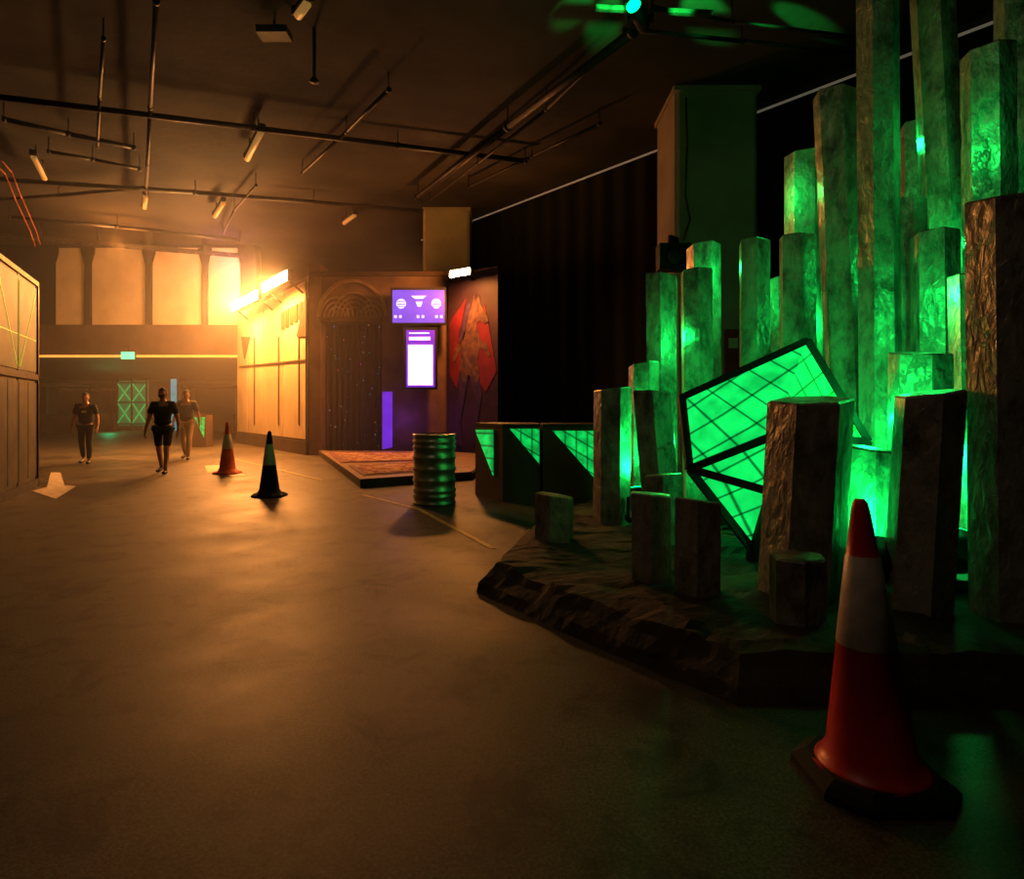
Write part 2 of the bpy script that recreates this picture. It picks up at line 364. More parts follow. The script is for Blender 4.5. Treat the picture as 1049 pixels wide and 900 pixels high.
def disc(f,px,py,r,n0,n1,mm,seg=20):
    u0,z0=f.pix(px,py); rr=r/F*f.O.y
    b.fpoly(f,[(u0+rr*math.cos(2*math.pi*i/seg),z0+rr*math.sin(2*math.pi*i/seg)) for i in range(seg)],n0,n1,mm)
disc(ft,411,311,5,.012,.02,M['tvw']); disc(ft,447,311,5,.012,.02,M['tvw'])
for cx_ in(411,447):
    for dy in(-2.5,0,2.5): b.fpoly(ft,ft.ps([(cx_-4,311+dy),(cx_+4,311+dy),(cx_+4,312+dy),(cx_-4,312+dy)]),.02,.026,M['tvbg'])
b.fpoly(ft,ft.ps([(421,303),(437,303),(433,306),(425,306)]),.012,.02,M['tvw'])
b.fpoly(ft,ft.ps([(426,309),(433,309),(431,314),(428,314)]),.012,.02,M['lav'])
for a in(404,409,427,432,446,451): b.fpoly(ft,ft.ps([(a,323),(a+2.5,323),(a+2.5,325.5),(a,325.5)]),.012,.02,M['lav'])
b.fbox(ft,.7,.9,ft.pix(0,318)[1],ft.pix(0,308)[1],-.595,-.1,M['steel'])
b.done('wall_television')
b=MB()
b.fpoly(ft,ft.ps([(413,335),(448,335),(448,399),(413,399)]),-.1,0,M['black'])
b.fpoly(ft,ft.ps([(416,338),(445.5,338),(445.5,396.5),(416,396.5)]),0,.012,M['purpleled'])
b.fpoly(ft,ft.ps([(419,340.5),(440,340.5),(440,342),(419,342)]),.02,.026,M['tvw'])
b.fpoly(ft,ft.ps([(419,345),(441,345),(441,348.5),(419,348.5)]),.02,.026,M['lav'])
b.fpoly(ft,ft.ps([(418,353),(443.5,353),(443.5,394.5),(418,394.5)]),.012,.02,M['lav'])
b.fbox(ft,.7,.9,ft.pix(0,380)[1],ft.pix(0,350)[1],-.595,-.1,M['steel'])
b.done('portrait_display_screen')
fm=Fr((X(459,18.0),18.0),(X(510,16.9),16.9)); b=MB()
b.fbox(fm,0,fm.len,0.0,fm.pix(485,277)[1],-.12,0,M['mpurple'])
b.fpoly(fm,fm.ps([(461,330),(478,305),(470,345),(474,375),(468,398),(461,385)]),0,.01,M['red'])
b.fpoly(fm,fm.ps([(484,340),(497,312),(503,345),(509,380),(498,402),(490,390),(489,360)]),0,.012,M['red'])
# rearing figure: head with ears and muzzle, arched neck, chest, legs
b.fpoly(fm,fm.ps([(484,312),(486,301),(488,309),(491,302),(493,312),(499,322),(501,329),(497,332),(492,328),(489,331),(489,340),(480,345),(476,338),(479,322)]),.012,.022,M['mtan'])
b.fpoly(fm,fm.ps([(478,338),(490,338),(493,352),(489,368),(492,385),(488,392),(480,384),(476,392),(471,380),(473,356)]),.012,.02,M['mtan'])
b.fpoly(fm,fm.ps([(490,346),(499,352),(503,364),(500,366),(496,358),(489,356)]),.012,.018,M['mtan'])
b.fpoly(fm,fm.ps([(474,346),(467,356),(464,370),(467,371),(470,361),(476,356)]),.012,.018,M['mtan'])
b.fpoly(fm,fm.ps([(471,378),(480,386),(476,410),(472,432),(474,456),(468,456),(467,430),(470,405)]),.012,.018,M['mblue'])
b.fpoly(fm,fm.ps([(482,386),(491,384),(494,405),(490,430),(493,452),(487,454),(485,430),(487,408)]),.012,.018,M['mblue'])
b.fpoly(fm,fm.ps([(479,313),(483,310),(478,336),(472,352),(470,350),(475,332)]),.022,.028,M['mblue'])
b.done('mural_panel')
ul,zm=fm.pix(485,283); 
b=MB(); b.fbox(fm,ul-.38,ul+.38,zm-.08,zm+.1,.42,.55,M['steel']); b.fpoly(fm,[(ul-.35,zm-.08),(ul+.35,zm-.08),(ul+.35,zm+.09),(ul-.35,zm+.09)],.55,.58,M['lampw'])
b.bar(fm.w(ul,zm,.42),fm.w(ul,zm-.1,0.01),.06,.06,M['steel']); b.done('mural_flood_light')
light('POINT','mural_spill',fm.w(ul,zm,.75),330,WARM,0.1)
light('AREA','mural_area',fm.w(ul,zm-.1,.7),300,WARM,0.8,target=fm.w(ul-.3,0,4),sy=.3)

# ---------------- raised deck + rug
deck=[(-5.55,18.2),(-2.57,10.75),(-0.75,12.0),(-0.45,16.6),(-1.9,17.85)]
b=MB(); b.prism(deck,0,.13,M['brown'])
b.prism([(x*.985-.04,y*.99+.1) for x,y in deck],.13,.15,M['portal']); b.done('entrance_deck')
def rugmat():
    m,nt,bs=newmat('persian_rug'); N=nt.nodes;L=nt.links
    tc=N.new('ShaderNodeTexCoord'); v=N.new('ShaderNodeTexVoronoi'); v.inputs['Scale'].default_value=3.2; v.distance='CHEBYCHEV'; v.inputs['Randomness'].default_value=0.6
    L.new(tc.outputs['Object'],v.inputs['Vector'])
    nz=N.new('ShaderNodeTexNoise'); nz.inputs['Scale'].default_value=9; L.new(tc.outputs['Object'],nz.inputs['Vector'])
    ad=N.new('ShaderNodeMath'); ad.operation='ADD'; L.new(v.outputs['Distance'],ad.inputs[0]); L.new(nz.outputs['Fac'],ad.inputs[1])
    cr=N.new('ShaderNodeValToRGB'); cr.color_ramp.interpolation='CONSTANT'
    e=cr.color_ramp.elements; e[0].position=0; e[0].color=(.16,.03,.025,1); e[1].position=.62; e[1].color=(.34,.24,.14,1)
    for p,c in((.7,(.05,.03,.04,1)),(.8,(.2,.05,.03,1)),(.92,(.32,.22,.14,1))):
        k=e.new(p); k.color=c
    L.new(ad.outputs[0],cr.inputs['Fac']); L.new(cr.outputs['Color'],bs.inputs['Base Color']); bs.inputs['Roughness'].default_value=.95
    return m
M['rug']=rugmat()
def rug(pts,z,name):
    b=MB(); c=Vector((sum(p[0] for p in pts)/4,sum(p[1] for p in pts)/4))
    def sc(k): return [(c.x+(p[0]-c.x)*k,c.y+(p[1]-c.y)*k) for p in pts]
    b.prism(sc(1.0),z,z+.012,M['red']); b.prism(sc(.95),z+.012,z+.016,M['mtan']); b.prism(sc(.9),z+.016,z+.022,M['rug'])
    for k in range(40):
        t=k/39; a=Vector(pts[0]).lerp(Vector(pts[1]),t); d=(Vector(pts[0])-Vector(pts[3])).normalized()*.09
        b.bar((a.x,a.y,z+.006),(a.x+d.x,a.y+d.y,z+.006),.015,.006,M['mtan'])
    b.done(name)
rug([(-2.65,11.3),(-1.1,12.35),(-1.9,14.3),(-3.4,13.2)],.15,'persian_rug')
rug([(-3.75,13.9),(-1.5,14.7),(-2.2,17.2),(-4.9,17.0)],.15,'persian_rug')

# ---------------- pillars
def pillar(xl,xr,D,name):
    b=MB(); x0,x1=X(xl,D),X(xr,D); w=x1-x0; r=.08
    poly=[(x0+r,D),(x1-r,D),(x1,D+r),(x1,D+w-r),(x1-r,D+w),(x0+r,D+w),(x0,D+w-r),(x0,D+r)]
    b.prism(poly,0,CEIL,M['pillar'])
    b.prism([(x0-.05,D-.05),(x1+.05,D-.05),(x1+.05,D+w+.05),(x0-.05,D+w+.05)],0,.25,M['pillar'])
    b.prism([(x0-.04,D-.04),(x1+.04,D-.04),(x1+.04,D+w+.04),(x0-.04,D+w+.04)],CEIL-.1,CEIL,M['pillar'])
    return b.done(name)
pillar(433,481,20.4,'concrete_pillar')
pillar(692,777,12.7,'concrete_pillar')
b=MB(); c=P(690,264,12.5); b.box(c,(.62,.36,.5),M['black']); 
n0=len(b.bm.verts)
b.lathe([(.2,0),(.17,.02),(.05,.03)],M['steel'],n=20)
b.bm.verts.ensure_lookup_table()
bmesh.ops.transform(b.bm,matrix=Matrix.Translation((c.x,c.y-.18,c.z))@Matrix.Rotation(math.radians(90),4,'X'),verts=list(b.bm.verts)[n0:])
b.bar((c.x,c.y,c.z+.25),(c.x,c.y,c.z+.42),.3,.06,M['steel'])
pts=[P(703,100,12.62),P(704,150,12.6),P(702,200,12.6),P(707,225,12.6),P(700,246,12.55)]
for p,q in zip(pts,pts[1:]): b.tube(p,q,.015,M['black'],6)
b.done('hanging_speaker')
b=MB(); c=P(750,362,12.6); b.box(c,(.28,.1,.95),mat('cabinet_red',(.35,.03,.02),None,.4)); b.box((c.x,c.y-.06,c.z+.2),(.18,.02,.2),M['white']); b.done('fire_hose_cabinet')

# ---------------- shipping container on left
A=(X(38,11.0),11.0); Bq=(X(38,11.0)+3.2,11.0-6.6)
fc=Fr(A,Bq)
b=MB(); top=3.5
b.fbox(fc,0,fc.len,0.05,top,-2.4,0,M['container'])
for i in range(6):
    p0=.06+i*1.2
    b.fbox(fc,p0,p0+.05,.1,top-.05,0,.012,M['steel'])
    for k in(0,1): b.fbox(fc,p0+.07+k*.57,p0+.61+k*.57,.2,1.78,0,.012,M['container'])
    b.fbox(fc,p0+.07,p0+1.19,1.96,top-.1,0,.012,M['contpanel'])
    b.bar(fc.w(p0+.1,2.0 if i%2 else top-.2,.014),fc.w(p0+1.14,top-.2 if i%2 else 2.0,.014),.01,.018,M['yglow'])
    b.bar(fc.w(p0+1.2,2.0,.014),fc.w(p0+1.2,top-.15,.014),.012,.018,M['yglow'])
    b.bar(fc.w(p0+.1,2.5,.014),fc.w(p0+1.18,2.5,.014),.012,.014,M['yglow'])
b.fbox(fc,0,fc.len,1.83,1.93,0,.03,M['steel']); b.fbox(fc,0,fc.len,top-.05,top+.03,-2.4,.03,M['ypaint']); b.fbox(fc,0,fc.len,0,.14,-2.4,.03,M['steel'])
b.fbox(fc,0,.06,0,top,-.1,.03,M['steel'])
b.done('shipping_container')

# ---------------- ceiling services
def pipe(pts,r,name='ceiling_pipe',m=None,hang=True):
    b=MB(); m=m or M['steel']
    for p,q in zip(pts,pts[1:]):
        b.tube(p,q,r,m,10)
        d=(q-p); nseg=max(1,int(d.length/3))
        for i in range(nseg+1):
            k=p+d*i/nseg; b.tube(k,(k.x,k.y,CEIL-.002),.012,m,6)
            b.tube(k-d.normalized()*.04,k+d.normalized()*.04,r*1.25,m,10)
    return b.done(name)
z=7.45
pipe([C(-20,97,z),C(260,131,z),C(538,165,z)],.06)
pipe([C(428,202,z-.1),C(520,130,z-.1),C(648,33,z-.1)],.08)
pipe([C(440,206,z-.1),C(560,112,z-.1),C(668,8,z-.1)],.035)
pipe([C(480,192,z),C(545,160,z),C(614,127,z)],.035)
pipe([C(310,177,z),C(355,135,z),C(398,92,z)],.04)
pipe([C(-10,183,z),C(200,197,z),C(432,216,z)],.06)
pipe([C(-10,205,z),C(60,200,z),C(150,192,z)],.05)
pipe([C(10,222,z),C(120,232,z),C(246,246,z)],.06)
pipe([C(4,122,z),C(70,137,z),C(137,151,z)],.05)
pipe([C(50,155,z),C(95,163,z),C(143,173,z)],.04)
pipe([C(160,2,z),C(154,110,z),C(149,208,z)],.04)
pipe([C(106,40,z),C(102,100,z),C(100,150,z)],.03)
pipe([C(262,190,z),C(240,215,z),C(228,240,z)],.03)
pipe([C(640,30,z),C(760,42,z),C(880,55,z)],.035)
pipe([C(660,5,z),C(750,22,z),C(880,38,z)],.025)
b=MB()
for o in(-.18,.18):
    b.bar(C(-20,240,7.2)+Vector((0,o,0)),C(250,262,7.2)+Vector((0,o,0)),.05,.1,M['steel'])
for i in range(30):
    k=C(-20,240,7.2).lerp(C(250,262,7.2),i/29); b.bar(k+Vector((0,-.18,0)),k+Vector((0,.18,0)),.04,.03,M['steel'])
for i in range(0,30,6):
    k=C(-20,240,7.2).lerp(C(250,262,7.2),i/29); b.tube(k,(k.x,k.y,CEIL-.002),.02,M['steel'],6)
b.done('cable_tray')
b=MB(); pts=[C(-5,168,7.3),C(5,178,7.3),C(16,205,7.0),C(30,235,6.7),C(36,252,6.5)]
for k in(0,.16):
    for p,q in zip(pts,pts[1:]): b.tube(p+Vector((k,0,k*.5)),q+Vector((k,0,k*.3)),.02,M['cable'],8)
b.tube(pts[0],(pts[0].x,pts[0].y,CEIL-.002),.02,M['steel']); b.done('hanging_cable_bundle')
def batten(pa,pb,zz=7.5):
    p=C(*pa,zz); q=C(*pb,zz); b=MB()
    b.bar(p,q,.14,.05,M['steel']); d=(q-p).normalized()*.05
    b.tube(p+d-Vector((0,0,.09)),q-d-Vector((0,0,.09)),.065,M['tube'],12)
    for k in(p,q): b.bar(k-d*.5,k+d*.5,.15,.14,M['steel'])
    for k in(.2,.8):
        c=p.lerp(q,k); b.tube(c,(c.x,c.y,CEIL-.002),.015,M['steel'],6)
    b.done('batten_light')
batten((253,160),(268,130)); batten((34,156),(46,180)); batten((220,219),(229,204)); batten((352,226),(364,217)); batten((149,197),(148,210))
batten((304,12),(316,-4))
b=MB(); c=C(281,34,7.6); b.box(c,(.5,.3,.12),M['container']); b.tube(c,(c.x,c.y,CEIL-.002),.02,M['steel'],6); b.done('ceiling_junction_box')
b=MB(); p=C(322,35,7.7); q=Vector((p.x,p.y,p.z-.75)); b.tube((p.x,p.y,CEIL-.002),q,.03,M['steel'],8); b.lathe([(.05,q.z),(.09,q.z-.06),(.02,q.z-.08)],M['steel'],(p.x,p.y),12); b.done('ceiling_rod')

# green moving head
b=MB(); c=C(655,12,7.0)
b.bar(C(610,8,7.25),C(730,14,7.25),.07,.07,M['steel']); b.tube(c+Vector((0,0,.25)),(c.x,c.y,CEIL-.002),.04,M['steel'])
b.box((c.x,c.y,c.z+.2),(.34,.3,.12),M['black']); 
for s_ in(-1,1): b.box((c.x+s_*.17,c.y,c.z-.02),(.05,.12,.36),M['black'])
hd=Vector((-.3,-.45,.1)).normalized(); b.tube(c-hd*.2-Vector((0,0,.06)),c+hd*.2-Vector((0,0,.06)),.11,M['black'],16); b.tube(c+hd*.2-Vector((0,0,.06)),c+hd*.23-Vector((0,0,.06)),.1,M['greenlens'],16)
b.done('moving_head_light')
for tgt,en,sp in((( 590,6),800,20),((622,18),900,22),((720,12),1500,22),((820,18),2600,9)):
    t=C(*tgt,CEIL); s0=c+Vector((0,-.3,-.1))+Vector((t.x-c.x,0,0)).normalized()*.25
    light('SPOT','green_beam',s0,en,(0.02,1,.14),0.04,target=t,spot=sp,blend=.7)

# ---------------- rock platform
outline=[(-.26,4.66),(.25,3.9),(1.02,2.88),(1.45,2.86),(2.6,2.85),(3.9,3.0),(4.9,4.3),(5.0,6.8),(4.0,8.7),(1.6,8.9),(.75,7.9),(.15,6.7),(-.05,5.7)]
cen=Vector((2.3,5.6))
def samp(poly,step=.07):
    out=[]
    for i in range(len(poly)):
        a=Vector(poly[i]);c2=Vector(poly[(i+1)%len(poly)]);n=max(1,int((c2-a).length/step))
        for k in range(n): out.append(a.lerp(c2,k/n))
    return out
S=samp(outline); b=MB(); rings=[]
levels=[(0,0),(.03,.07),(.09,.13),(.12,.185),(.2,.2)]+[(None,k) for k in [x/20 for x in range(1,20)]]
for lv in levels:
    r=[]
    for p in S:
        d=(cen-p); L_=d.length; dn=d/L_
        if lv[0] is not None: q=p+dn*lv[0]*1.3; zz=lv[1]
        else: q=(p+dn*.26)+dn*(L_-.3)*lv[1]; zz=.2
        nn=noise.noise(Vector((q.x*3,q.y*3,zz*4))); n2=noise.cell(Vector((q.x*3.1,q.y*3.1,0)))
        n3=noise.noise(Vector((q.x*9,q.y*9,zz*9)))
        q=q+dn*((nn*.05+n3*.02) if zz>0 else 0); zz2=zz+ (nn*.02+n2*.02+n3*.012 if zz>.1 else 0)
        r.append((q.x,q.y,max(0,zz2)))
    rings.append(r)
b.loops(rings,M['rock'],cap0=True,cap1=True); b.done('rock_platform')

# hexagonal basalt columns: flat chiselled faces, crisp edges, flat tops
def basalt(xb,xt,w,yt,D=None,yb=None,rot=None,name='basalt_column'):
    if D is None: D=(H-.2)*F/(yb-HY)
    rnd=random.Random(int(xb*7+yt*3+D*100))
    x0=X(xb,D); x1=X(xt,D); zt=H+(HY-yt)/F*D; r=w/F*D/2*1.06; z0=.14
    h=zt-z0; n=max(5,int(h/.12)); b=MB(); K=4; seed=rnd.uniform(0,99)
    hexa=[Vector((math.cos(rot+i*math.pi/3)*rnd.uniform(.94,1.05),math.sin(rot+i*math.pi/3)*rnd.uniform(.94,1.05))) for i in range(6)]
    seams=[rnd.uniform(.2,.9)*h for _ in range(int(h/1.4))]
    rings=[]
    tx,ty=rnd.uniform(-.05,.05),rnd.uniform(-.05,.05)
    for j in range(n+1):
        t=j/n; zz=z0+h*t; ring=[]
        ins=0
        for s_ in seams:
            if abs(h*t-s_)<.06: ins=.03
        for i in range(6):
            a,c2=hexa[i],hexa[(i+1)%6]
            # each face has its own slow surface drift so edges stay straight and sharp
            fd=noise.noise(Vector((i*3.7+seed,0,zz*.9)))*.03
            for k in range(K):
                p=a.lerp(c2,k/K)
                nn=(noise.noise(Vector((p.x*4+seed,p.y*4,zz*6)))*.018 + fd*(0 if k==0 else 1))
                if k==0: nn=noise.noise(Vector((i*5+seed,3,zz*5)))*.015
                p=p*(1+nn-ins)*r
                tz=(p.x*tx/r+p.y*ty/r)*.6*(t**6)
                ring.append((x0+(x1-x0)*t+p.x,D+p.y,zz+tz))
        rings.append(ring)
    last=rings[-1]; cx=sum(p[0] for p in last)/len(last); cy=sum(p[1] for p in last)/len(last)
    for k,dz in((.94,.012),(.5,.014)):
        rings.append([(cx+(p[0]-cx)*k,cy+(p[1]-cy)*k,zt+(p[2]-zt)*k+dz) for p in last])
    b.loops(rings,M['column']); return b.done(name)
# front row
basalt(568,568,38,508,yb=551,rot=.25)
basalt(627,628,36,399,yb=533,rot=.75)
basalt(668,667,43,507,yb=592,rot=.3)
basalt(715,716,48,514,yb=604,rot=.2)
basalt(817,817,54,571,yb=634,rot=.35)
basalt(820,831,76,411,yb=606,rot=.75)
basalt(938,952,60,404,yb=624,rot=.3)
basalt(1032,1028,66,204,yb=630,rot=.7)
# middle
basalt(890,890,50,460,D=4.25,rot=.25)
basalt(940,942,54,363,D=4.6,rot=.35)
basalt(680,668,40,403,D=6.1,rot=.3)
basalt(659,659,30,374,D=6.9,rot=.7)
basalt(680,678,32,284,D=7.3,rot=.2)
basalt(716,713,32,278,D=6.8,rot=.4)
basalt(722,721,32,253,D=7.8,rot=.7)
basalt(773,773,31,249,D=7.0,rot=.3)
basalt(800,797,20,287,D=7.8,rot=.2)
basalt(818,817,34,243,D=6.5,rot=.3)
basalt(823,823,36,158,D=7.2,rot=.7)
basalt(876,856,42,97,D=6.0,rot=.3)
basalt(903,899,37,-60,D=5.6,rot=.75)
basalt(935,932,30,205,D=5.6,rot=.2)
basalt(960,958,42,240,D=5.2,rot=.3)
basalt(985,952,38,-60,D=6.1,rot=.2)
basalt(995,988,30,285,D=4.7,rot=.7)
basalt(1018,1012,44,52,D=5.5,rot=.3)
basalt(1045,1044,40,-30,D=6.6,rot=.3)
basalt(938,938,26,130,D=7.4,rot=.3)
basalt(680,680,40,487,D=5.5,rot=.25)
basalt(985,985,24,240,D=7.0,rot=.3)
basalt(850,850,26,300,D=8.0,rot=.2)
basalt(1000,1000,30,110,D=7.6,rot=.2)

def par(px,D,e,tgt,name='green_par_light'):
    x=X(px,D); b=MB(); c=Vector((x,D,.46)); t=Vector(tgt); d=(t-c).normalized()
    b.tube(c-d*.12,c+d*.1,.09,M['black'],16); b.tube(c+d*.1,c+d*.11,.08,M['greenlens'],16)
    b.bar((x-.11,D,.25),(x-.11,D,.48),.03,.02,M['steel']); b.bar((x+.11,D,.25),(x+.11,D,.48),.03,.02,M['steel']); b.box((x,D,.26),(.26,.16,.05),M['steel'])
    b.done(name)
    light('SPOT','green_par_beam',c+d*.2,e,GREEN,.08,target=tgt,spot=150,blend=.6)
par(655,6.25,60,(X(640,7.3),6.6,1.6))
par(742,6.1,10,(X(760,7.3),7.4,2.5))
par(862,5.1,16,(X(850,7),7.2,3.2))
par(900,3.75,60,(X(890,4.2),4.4,1.0))
par(980,4.0,75,(X(985,5.0),5.0,1.8))
def glow(px,py,D,e): light('POINT','green_glow_high',P(px,py,D),e,GREEN,.05)
glow(697,345,6.75,16)
glow(700,450,6.3,26)
glow(742,275,7.4,9)
glow(791,305,7.3,14)
glow(802,200,7.0,11)
glow(850,330,6.9,20)
glow(893,430,4.75,14)
glow(948,300,4.72,18)
glow(922,385,4.3,5)
glow(985,250,5.7,18)
glow(1000,130,5.1,12)
glow(928,150,6.4,13)
glow(980,470,4.6,30)
glow(640,470,6.5,22)

# ---------------- glowing crystal prop
V={'top':P(826,349,5.0),'left':P(698,407,5.15),'ll':P(706,480,4.95),'bot':P(772,573,4.75),'mid':P(792,446,4.5),'right':P(888,452,5.0),'rb':P(862,562,4.9),'q':P(790,504,4.5),'back':P(800,440,5.6)}
V['bot'].z=.28; V['rb'].z=max(.28,V['rb'].z)
gm=gridmat('crystal_panel',GPANEL,1.1,[(0.9,0.2,0.42),(-0.55,0.1,0.83)],.17,.03,.7)
b=MB()
vv={k:b.bm.verts.new(p) for k,p in V.items()}
for f in(('left','top','mid'),('left','mid','ll'),('top','right','mid'),('ll','mid','q'),('ll','q','bot'),('mid','right','q'),('q','right','rb'),('bot','q','rb'),('left','back','top'),('top','back','right'),('left','ll','back'),('ll','bot','back'),('bot','rb','back'),('rb','right','back')):
    b.face([vv[k] for k in f],gm)
for e in(('left','top'),('left','ll'),('ll','mid'),('ll','q'),('ll','bot'),('mid','q'),('top','right'),('mid','right'),('right','rb'),('q','rb'),('bot','rb'),('bot','q'),('top','back'),('left','back')):
    b.bar(V[e[0]],V[e[1]],.055,.07,M['black'],up=(0,-1,.1))
b.bar(V['bot'],(V['bot'].x,V['bot'].y,.18),.08,.08,M['black']); b.bar(V['rb'],(V['rb'].x,V['rb'].y,.18),.08,.08,M['black'])
b.done('glowing_crystal_sculpture')

# ---------------- bench boxes with triangular panels
gm2=gridmat('bench_panel',GPANEL,.8,[(1,0.3,0),(0.5,.3,.86)],.16,.05,.5)
b=MB(); zt=1.08
c0=G(487,506); c1=G(515,513.5); c2=G(553,513.5)
poly=[(c0.x,c0.y),(c1.x,c1.y),(c2.x,c2.y),(c2.x,c2.y+1.1),(c0.x+.3,c0.y+.6)]
b.prism(poly,0,zt,M['brown']); b.prism([(x,y-.01) for x,y in poly],zt,zt+.04,M['black'])
f1=Fr((c0.x,c0.y),(c1.x,c1.y)); f2=Fr((c1.x,c1.y),(c2.x,c2.y))
b.fpoly(f1,f1.ps([(487.5,440),(506,440),(506,487)]),0,.02,gm2)
b.fpoly(f2,f2.ps([(522,439),(552.5,439),(552.5,475)]),0,.02,gm2)
b.done('planter_bench')
b=MB(); c3=G(556,513.5); c4=G(618,513.5); poly=[(c3.x,c3.y),(c4.x,c4.y),(c4.x,c4.y+1),(c3.x,c3.y+1)]
b.prism(poly,0,zt,M['brown']); b.prism([(x,y-.01) for x,y in poly],zt,zt+.04,M['black'])
f3=Fr((c3.x,c3.y),(c4.x,c4.y)); b.fpoly(f3,f3.ps([(566,441),(612,441),(611,492)]),0,.02,gm2)
b.done('planter_bench')
b=MB(); D=22.0; f4=Fr((X(197,D),D),(X(211,D),D)); b.fbox(f4,0,f4.len,0,f4.pix(0,425)[1]+.0,-.5,0,M['brown']); b.fpoly(f4,f4.ps([(199,427),(210,427),(209,448)]),0,.02,gm2); b.done('planter_bench')

# ---------------- oil drum
c=(X(445,9.0),9.0); r=.292; prof=[(r*.96,0),(r+.012,.005),(r+.012,.03),(r,.04)]
def rib(zc): return [(r,zc-.03),(r+.014,zc-.012),(r+.014,zc+.012),(r,zc+.03)]
for zc in(.12,.2,.34,.5,.66,.8,.88): prof+=rib(zc)
prof+=[(r,.95),(r+.012,.962),(r+.014,.985),(r-.005,.99),(r-.012,.965),(.02,.965)]
b=MB(); b.lathe(prof,M['drum'],c,48); b.lathe([(.035,.965),(.035,.985),(.01,.985)],M['steel'],(c[0]+.16,c[1]-.05),12); b.done('oil_drum')

# ---------------- cones
def cone(px,py,h,m1,m2,m3,rb=.16,sq=.24,band=(.5,.82),top_m=None,lean=0):
    p=G(px,py); k=h/1.03; b=MB(); c=(p.x,p.y)
    s_=sq*k; ch=s_*.45
    oc=[(s_,-s_+ch),(s_,s_-ch),(s_-ch,s_),(-s_+ch,s_),(-s_,s_-ch),(-s_,-s_+ch),(-s_+ch,-s_),(s_-ch,-s_)]
    b.loops([[(c[0]+x*q,c[1]+y*q,z*k) for x,y in oc] for q,z in((1,0),(1,.025),(.93,.04),(.8,.06))],m3)
    def rad(t): return (rb+(0.03-rb)*t)
    z0=.055; pr=[(rb+.045,z0),(rb+.02,z0+.01),(rb+.004,z0+.04)]
    zs=[(z0+.06),band[0]-.004,band[0],band[1],band[1]+.004,.90,.985,1.015,1.03]
    for z in zs:
        t=(z-z0)/(1.0-z0); rr=rad(min(t,1)); 
        if band[0]<=z<=band[1]: rr+=.003
        if z>1.0: rr*= .85 if z<1.02 else .5
        pr.append((rr,z))
    ms=[]
    for i in range(len(pr)-1):
        zm_=(pr[i][1]+pr[i+1][1])/2
        ms.append(m2 if band[0]-.004<=zm_<=band[1]+.003 else (top_m if (top_m and zm_>band[1]) else m1))
    ms.append(ms[-1])
    b.lathe([(q*k,z*k) for q,z in pr],m1,c,40,mats=ms)
    for v in b.bm.verts:
        if v.co.z>.06: v.co.x+=lean*(v.co.z-.06)
    b.done('traffic_cone')
cone(893,797,1.02,M['conered'],M['reflwhite'],M['conedark'],lean=-.045)
cone(276,508,1.0,M['conedark'],M['white'],M['conedark'],band=(.5,.82))
cone(233,485,1.07,M['coneorange'],M['white'],M['coneorange'],band=(.5,.78))

# ---------------- floor markings
b=MB()
def fl(pts): b.prism([(G(*p).x,G(*p).y) for p in pts],0.001,.005,M['wornwhite'])
fl([(52,484),(62,484),(66,497),(78,498),(57,511),(33,503),(48,499)])
b.done('floor_arrow_marking')
b=MB(); fl([(210,477),(228,476),(252,487),(240,489),(222,484),(212,484)]); b.done('floor_arrow_marking')
def fline(p1,p2,w=.03):
    b=MB(); a=G(*p1); c=G(*p2); d=Vector((c.y-a.y,-(c.x-a.x),0)).normalized()*w
    b.prism([((a+d).x,(a+d).y),((c+d).x,(c+d).y),((c-d).x,(c-d).y),((a-d).x,(a-d).y)],.001,.005,M['ypaint']); b.done('floor_line_marking')
fline((372,507),(430,522)); fline((430,522),(505,562)); fline((240,470),(330,492))

# ---------------- people
def skinmesh(name,verts,edges,rad,roots,m,sub=2,parent=None):
    me=bpy.data.meshes.new(name); me.from_pydata(verts,edges,[]); o=bpy.data.objects.new(name,me); scn.collection.objects.link(o)
    sm=o.modifiers.new('skin','SKIN'); sm.use_smooth_shade=True
    sv=me.skin_vertices[0].data
    for i,r in enumerate(rad):
        sv[i].radius=(r if isinstance(r,tuple) else (r,r)); sv[i].use_root=(i in roots)
    ss=o.modifiers.new('sub','SUBSURF'); ss.levels=sub; ss.render_levels=sub
    me.materials.append(m)
    if parent: o.parent=parent
    return o
skinM=mat('skin',(.42,.24,.16),(.36,.2,.13),.55,scale=12)
hairM=mat('hair',(.015,.012,.01),(.008,.007,.006),.7,scale=60,bump=.3)
shoeM=mat('shoe',(.05,.05,.05),(.03,.03,.03),.6)
lipM=mat('lips',(.3,.12,.1),None,.5); eyeM=mat('eye_white',(.7,.68,.62),None,.3)
